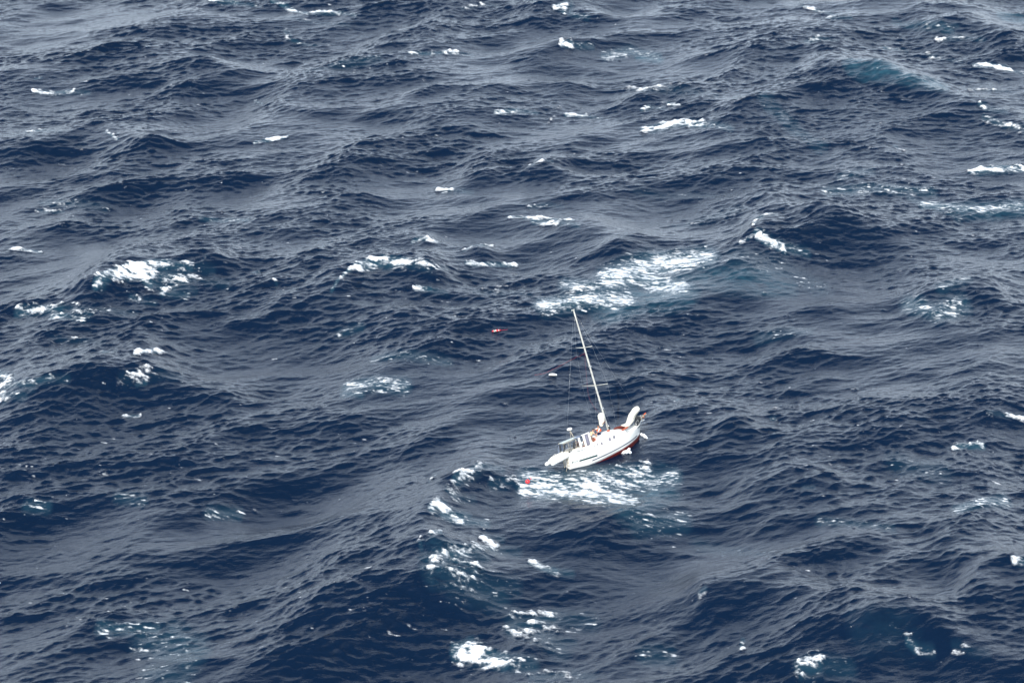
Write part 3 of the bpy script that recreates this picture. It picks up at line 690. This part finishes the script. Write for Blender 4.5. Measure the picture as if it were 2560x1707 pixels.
for x, z in ((-6.5, -.05), (-4.9, .95)): box('hull_fitting', hullpt((x - XS) / (XB - XS), z, -1) + Vector((0, -.01, 0)), (.16, .03, .07), M_BEIGE, boat, 0.01)

# ------------------------------------------------------------------ things aboard
def onboard(name): return empty(name, BOATM.copy())
def inflatable():
    d = onboard('dinghy'); props(d, 'white inflatable dinghy slung from davits behind the yacht stern', 'dinghy')
    bm = bmesh.new()
    for sd in (-1, 1):
        pass
    path = catmull([(-9.62, -.52, 1.42), (-9.2, -.53, 1.46), (-8.0, -.54, 1.55), (-7.2, -.48, 1.62), (-6.75, -.25, 1.68), (-6.62, 0, 1.70), (-6.75, .25, 1.68), (-7.2, .48, 1.62), (-8.0, .54, 1.55), (-9.2, .53, 1.46), (-9.62, .52, 1.42)], 5)
    rr = np.interp(np.linspace(0, 1, len(path)), [0, .06, .3, .7, .94, 1], [.13, .21, .22, .22, .21, .13]); add_tube(bm, path, list(rr), 12)
    o = bmo('tube', bm, M_WHITE, d, True)
    v = [];
    xs = [-9.15, -8.4, -7.6, -7.0, -6.72]; bw = [.48, .48, .46, .32, .06]; kz = [1.24, 1.22, 1.26, 1.36, 1.55]
    for x, b, k in zip(xs, bw, kz): v += [(x, b, 1.46), (x, b * .55, k + .05), (x, 0, k - .03), (x, -b * .55, k + .05), (x, -b, 1.46)]
    fc = [(i * 5 + j, (i + 1) * 5 + j, (i + 1) * 5 + j + 1, i * 5 + j + 1) for i in range(4) for j in range(4)] + [(0, 1, 2, 3, 4)]
    pyd('hull', v, fc, M_WHITE, d)
    box('transom', (-9.12, 0, 1.62), (.06, .8, .45), M_WHITE, d, 0.02)
    bm = bmesh.new(); add_tube(bm, catmull([(-8.95, 0, 1.62), (-8.75, 0, 1.72), (-8.0, 0, 1.74), (-7.2, 0, 1.76), (-6.75, 0, 1.74), (-6.6, 0, 1.72)], 5), list(np.interp(np.linspace(0, 1, 26), [0, .08, .5, .9, 1], [.2, .50, .56, .46, .2])), 16, True, 0.72)
    bmo('cover', bm, M_SAIL, d, True)
    for x in (-8.3, -7.3): tube('strap', catmull([(x, -.70, 1.42), (x, -.6, 1.9), (x, 0, 2.20), (x, .6, 1.9), (x, .70, 1.42)], 4), .022, M_WHITE, d, 5)
inflatable()
sb = onboard('sail_bag'); props(sb, 'maroon and salmon canvas sail bag lying on the yacht foredeck', 'bag')
def bag(name, path, rad, m, seed):
    o = bundle(name, path, rad, m, seed, 0.6, 0.06); o.parent = sb; return o
bag('bag_body', [(.55, -.35, 2.36), (1.0, -.40, 2.34), (1.55, -.42, 2.22), (2.05, -.40, 2.06)], [.10, .25, .30, .14], M_MAROON, 11)
bag('bag_flap', [(1.05, -.80, 1.92), (1.5, -.78, 1.97), (2.1, -.66, 1.98), (2.5, -.55, 1.98)], [.12, .17, .15, .07], M_RUST, 12)

# ------------------------------------------------------------------ people
def skin_obj(name, joints, edges, m, parent, root, sub=2):
    me_ = bpy.data.meshes.new(name); keys = list(joints); ix = {k: i for i, k in enumerate(keys)}
    me_.from_pydata([joints[k][0] for k in keys], [(ix[a], ix[b]) for a, b in edges], []); o = bpy.data.objects.new(name, me_); C.objects.link(o); o.parent = parent
    me_.materials.append(m)
    o.modifiers.new('skin', 'SKIN'); sv = me_.skin_vertices[0].data
    for k in keys:
        r = joints[k][1]; sv[ix[k]].radius = r if isinstance(r, tuple) else (r, r); sv[ix[k]].use_root = k in root
    su_ = o.modifiers.new('sub', 'SUBSURF'); su_.levels = sub; su_.render_levels = sub
    o.modifiers['skin'].use_smooth_shade = True
    return o
def person(label, J, shirt, trousers, vest, hat=None):
    """J: joint positions in the boat frame"""
    p = onboard('person'); props(p, label, 'person')
    V = {k: Vector(v) for k, v in J.items()}
    rad = dict(pelvis=(.15, .12), waist=(.14, .11), chest=(.17, .12), neck=.055, head0=.075, head1=.10, head2=.085,
               shl=.065, ell=.045, wrl=.03, shr=.065, elr=.045, wrr=.03, hipl=.09, knl=.06, anl=.04, tol=.035, hipr=.09, knr=.06, anr=.04, tor=.035, pal=(.042, .02), par=(.042, .02))
    for sd in ('l', 'r'):
        V['pa' + sd] = V['wr' + sd] + (V['wr' + sd] - V['el' + sd]).normalized() * .09
    up = (V['head'] - V['neck']).normalized()
    V['head0'] = V['neck'] + up * .07; V['head1'] = V['neck'] + up * .15; V['head2'] = V['neck'] + up * .24
    V.pop('head')
    E_ = [('pelvis', 'waist'), ('waist', 'chest'), ('chest', 'neck'), ('neck', 'head0'), ('head0', 'head1'), ('head1', 'head2')]
    for sd in ('l', 'r'):
        E_ += [('chest', 'sh' + sd), ('sh' + sd, 'el' + sd), ('el' + sd, 'wr' + sd), ('wr' + sd, 'pa' + sd), ('pelvis', 'hip' + sd), ('hip' + sd, 'kn' + sd), ('kn' + sd, 'an' + sd), ('an' + sd, 'to' + sd)]
    joints = {k: (V[k], rad[k]) for k in V if k in rad}; roots = {'pelvis'}
    fwd = V['face'] - V['head1']; fwd.normalize()
    for sd in ('l', 'r'):                                   # five fingers from each palm
        d = (V['pa' + sd] - V['wr' + sd]).normalized(); sdv = d.cross(up).normalized(); nrm = d.cross(sdv).normalized()
        for q, (off, ln) in enumerate(((-.030, .065), (-.010, .078), (.010, .074), (.028, .058))):
            a = V['pa' + sd] + sdv * off + d * .01
            ks = ['f%s%d%d' % (sd, q, w) for w in range(3)]
            for w, pt in enumerate((a, a + d * ln * .55 + nrm * .008, a + d * ln * .9 + nrm * .03)): joints[ks[w]] = (pt, .0095 - .001 * w)
            E_ += [(ks[0], ks[1]), (ks[1], ks[2])]; roots.add(ks[0])
        a = V['wr' + sd] + d * .035 + sdv * .03
        joints['t%s0' % sd] = (a, .011); joints['t%s1' % sd] = (a + sdv * .025 + d * .035, .0095); joints['t%s2' % sd] = (a + sdv * .028 + d * .065 + nrm * .012, .0085)
        E_ += [('t%s0' % sd, 't%s1' % sd), ('t%s1' % sd, 't%s2' % sd)]; roots.add('t%s0' % sd)
    body = skin_obj('body', joints, E_, M_SKIN, p, roots)
    def garment(name, keys, edges, m, grow, root, over=None):
        jj = {k: (V[k], tuple(x + grow for x in (rad[k] if isinstance(rad[k], tuple) else (rad[k], rad[k])))) for k in keys}
        return skin_obj(name, jj, edges, m, p, {root})
    garment('shirt', ['pelvis', 'waist', 'chest', 'shl', 'ell', 'shr', 'elr'], [('pelvis', 'waist'), ('waist', 'chest'), ('chest', 'shl'), ('shl', 'ell'), ('chest', 'shr'), ('shr', 'elr')], shirt, .018, 'pelvis')
    garment('trousers', ['pelvis', 'hipl', 'knl', 'hipr', 'knr'], [('pelvis', 'hipl'), ('hipl', 'knl'), ('pelvis', 'hipr'), ('hipr', 'knr')], trousers, .022, 'pelvis')
    if vest:
        lo = V['waist'].lerp(V['pelvis'], .25); hi = V['chest'].lerp(V['neck'], .55)
        jj = {'a': (lo, (.28, .26)), 'b': (V['waist'].lerp(V['chest'], .6), (.34, .31)), 'c': (hi, (.19, .18))}
        skin_obj('life_vest', jj, [('a', 'b'), ('b', 'c')], M_ORANGE, p, {'a'})
    # hair and face
    hc = V['head1'] + up * .03; side = fwd.cross(up).normalized()
    bm = bmesh.new(); bmesh.ops.create_icosphere(bm, subdivisions=3, radius=.128, matrix=Matrix.Translation(hc - fwd * .022 + up * .025))
    rm = [v_ for v_ in bm.verts if (v_.co - hc).dot(fwd) > .055 and (v_.co - hc).dot(up) < .07 or (v_.co - hc).dot(up) < -.07]
    bmesh.ops.delete(bm, geom=rm, context='VERTS'); bmo('hair', bm, hat or M_HAIR, p, True)
    bm = bmesh.new(); c0 = V['head1'] + fwd * .10; add_tube(bm, [c0 + up * .02, c0 + fwd * .022 - up * .025], [.008, .016], 6); bmo('nose', bm, M_SKIN, p, True)
    for s_ in (-1, 1):
        bm = bmesh.new(); bmesh.ops.create_icosphere(bm, subdivisions=1, radius=.013, matrix=Matrix.Translation(c0 - fwd * .008 + side * s_ * .035 + up * .025)); bmo('eye', bm, M_DARK, p, True)
        bm = bmesh.new(); bmesh.ops.create_icosphere(bm, subdivisions=1, radius=.028, matrix=Matrix.Translation(V['head1'] + side * s_ * .105)); bmo('ear', bm, M_SKIN, p, True)
    tube('mouth', [c0 - up * .055 - side * .025 - fwd * .012, c0 - up * .058 - fwd * .006, c0 - up * .055 + side * .025 - fwd * .012], .007, M_MAROON, p, 5)
    return p
# seated on the coach roof, facing aft
person('person in orange life vest and dark shorts sitting on the coach roof', dict(
    pelvis=(-1.75, -.42, 2.58), waist=(-1.70, -.42, 2.78), chest=(-1.64, -.42, 3.02), neck=(-1.62, -.42, 3.20), head=(-1.68, -.44, 3.42), face=(-2.2, -.62, 3.33),
    shl=(-1.68, -.60, 3.06), ell=(-1.98, -.56, 2.80), wrl=(-2.16, -.50, 2.70), shr=(-1.66, -.22, 3.10), elr=(-1.95, -.20, 3.16), wrr=(-2.15, -.22, 3.0),
    hipl=(-1.82, -.52, 2.56), knl=(-2.25, -.56, 2.66), anl=(-2.38, -.58, 2.30), tol=(-2.55, -.60, 2.36), hipr=(-1.82, -.32, 2.56), knr=(-2.24, -.28, 2.66), anr=(-2.36, -.26, 2.30), tor=(-2.53, -.25, 2.36)), M_SHIRT, M_NAVYC, True)
# standing bent over in the companionway
person('person in tan shirt bending forward beside the orange vest', dict(
    pelvis=(-3.02, -.30, 2.52), waist=(-2.92, -.32, 2.72), chest=(-2.66, -.34, 2.94), neck=(-2.50, -.34, 3.06), head=(-2.36, -.35, 3.22), face=(-2.0, -.40, 3.0),
    shl=(-2.66, -.54, 2.98), ell=(-2.60, -.62, 2.74), wrl=(-2.42, -.60, 2.58), shr=(-2.66, -.14, 3.0), elr=(-2.42, -.10, 2.82), wrr=(-2.24, -.12, 2.70),
    hipl=(-3.04, -.42, 2.46), knl=(-2.98, -.44, 2.02), anl=(-3.02, -.44, 1.60), tol=(-2.85, -.45, 1.56), hipr=(-3.04, -.2, 2.46), knr=(-2.98, -.18, 2.02), anr=(-3.02, -.18, 1.60), tor=(-2.85, -.17, 1.56)), M_TAN, M_BEIGE, False)

# ------------------------------------------------------------------ things afloat
def sea_point(px, py):
    z = 0.0
    for _ in range(14):
        x, y = ground(px, py, z); z = 0.65 * z + 0.35 * sea_at(x, y)
    x, y = ground(px, py, z); return Vector((x, y, sea_at(x, y)))
def ball_buoy():
    c = sea_point(1212, 1107); b = empty('mooring_buoy', Matrix.Translation(c)); props(b, 'round red buoy floating at the edge of the foam below the stern', 'buoy')
    bm = bmesh.new(); bmesh.ops.create_uvsphere(bm, u_segments=20, v_segments=14, radius=.27, matrix=Matrix.Translation((0, 0, .06)) @ Matrix.Diagonal((1, 1, 1.08, 1))); bmo('float', bm, M_REDP, b, True)
    tube('eye', [(.30, 0, .40), (.42, 0, .46)], [.07, .05], M_REDP, b, 8); tube('rope_tail', catmull([(.42, 0, .44), (.7, .1, .12), (1.1, .3, .02)], 4), .02, M_BEIGE, b, 5)
ball_buoy()
def danbuoy():
    c = sea_point(1138, 762); b = empty('rescue_float', Matrix.Translation(c) @ Matrix.Rotation(.15, 4, 'Z') @ Matrix.Scale(.75, 4)); props(b, 'red and white striped float awash left of the mast', 'float')
    for i, (x0, x1, m, r0, r1) in enumerate(((-.62, -.30, M_REDP, .06, .17), (-.30, -.16, M_SHIRT, .17, .18), (-.16, -.02, M_DARK, .17, .17), (-.02, .12, M_SHIRT, .18, .18), (.12, .50, M_REDP, .18, .19), (.50, .58, M_SHIRT, .19, .17), (.58, .95, M_REDP, .16, .04))):
        tube('band', [(x0, 0, .04 + .08 * (x0 + .62)), (x1, 0, .04 + .08 * (x1 + .62))], [r0, r1], m, b, 12)
    tube('line', catmull([(.9, 0, .1), (1.4, .2, .06), (2.1, .3, .05)], 4), .02, M_REDP, b, 5)
danbuoy()
def white_float():
    c = sea_point(1270, 862); b = empty('white_float', Matrix.Translation(c) @ Matrix.Scale(.8, 4)); props(b, 'flat white float bobbing on the water left of the mast', 'float')
    bm = bmesh.new(); add_tube(bm, catmull([(-.62, 0, .10), (-.4, .02, .16), (0, 0, .20), (.4, -.02, .16), (.62, 0, .12)], 4), list(np.interp(np.linspace(0, 1, 17), [0, .15, .5, .85, 1], [.10, .20, .26, .20, .08])), 12, True, .7); bmo('float_body', bm, M_WHITE, b, True)
    tube('grab_line', catmull([(-.5, -.2, .16), (-.2, -.30, .14), (.2, -.30, .14), (.5, -.2, .16)], 4), .018, M_BEIGE, b, 5)
white_float()
pts = [sea_point(px, py) + Vector((0, 0, .05)) for px, py in ((1228, 862), (1250, 858), (1272, 848), (1292, 838), (1310, 828), (1330, 820), (1346, 812))]
pts = catmull(pts, 4)
props(tube('floating_line', [Vector((p.x, p.y, max(p.z, sea_at(p.x, p.y) + .03))) for p in pts], .014, M_ROPER, None, 5), 'thin red line drifting from the mast towards the white float', 'rope')
# spray thrown up under the hull
def splash(c, parts, label, seed):
    bm = bmesh.new(); rg = random.Random(seed)
    for (dx, dy, dz, r) in parts:
        q = bmesh.ops.create_icosphere(bm, subdivisions=2, radius=r, matrix=Matrix.Translation(c + Vector((dx, dy, dz))))
        for vv in q['verts']: vv.co += Vector([rg.uniform(-.35, .35) * r for _ in range(3)])
    o = bmo('spray', bm, M_FOAMW, None, True); props(o, label, 'spray', kind='stuff')
wl_ = BOATM @ Vector((.45, -1.45, -.72))
splash(Vector((wl_.x, wl_.y, sea_at(wl_.x, wl_.y))), [(-.55, 0, .02, .16), (-.3, 0, .08, .20), (0, 0, .15, .24), (.22, 0, .28, .24), (.3, .05, .50, .16), (.42, 0, .12, .18)], 'white spray thrown up under the yacht side', 2)
wl_ = BOATM @ Vector((4.72, -.12, .30))
splash(wl_, [(-.2, 0, .1, .16), (.05, 0, 0, .18), (.25, -.05, -.15, .17), (.42, -.05, -.32, .13)], 'small burst of white spray at the bow stem', 3)
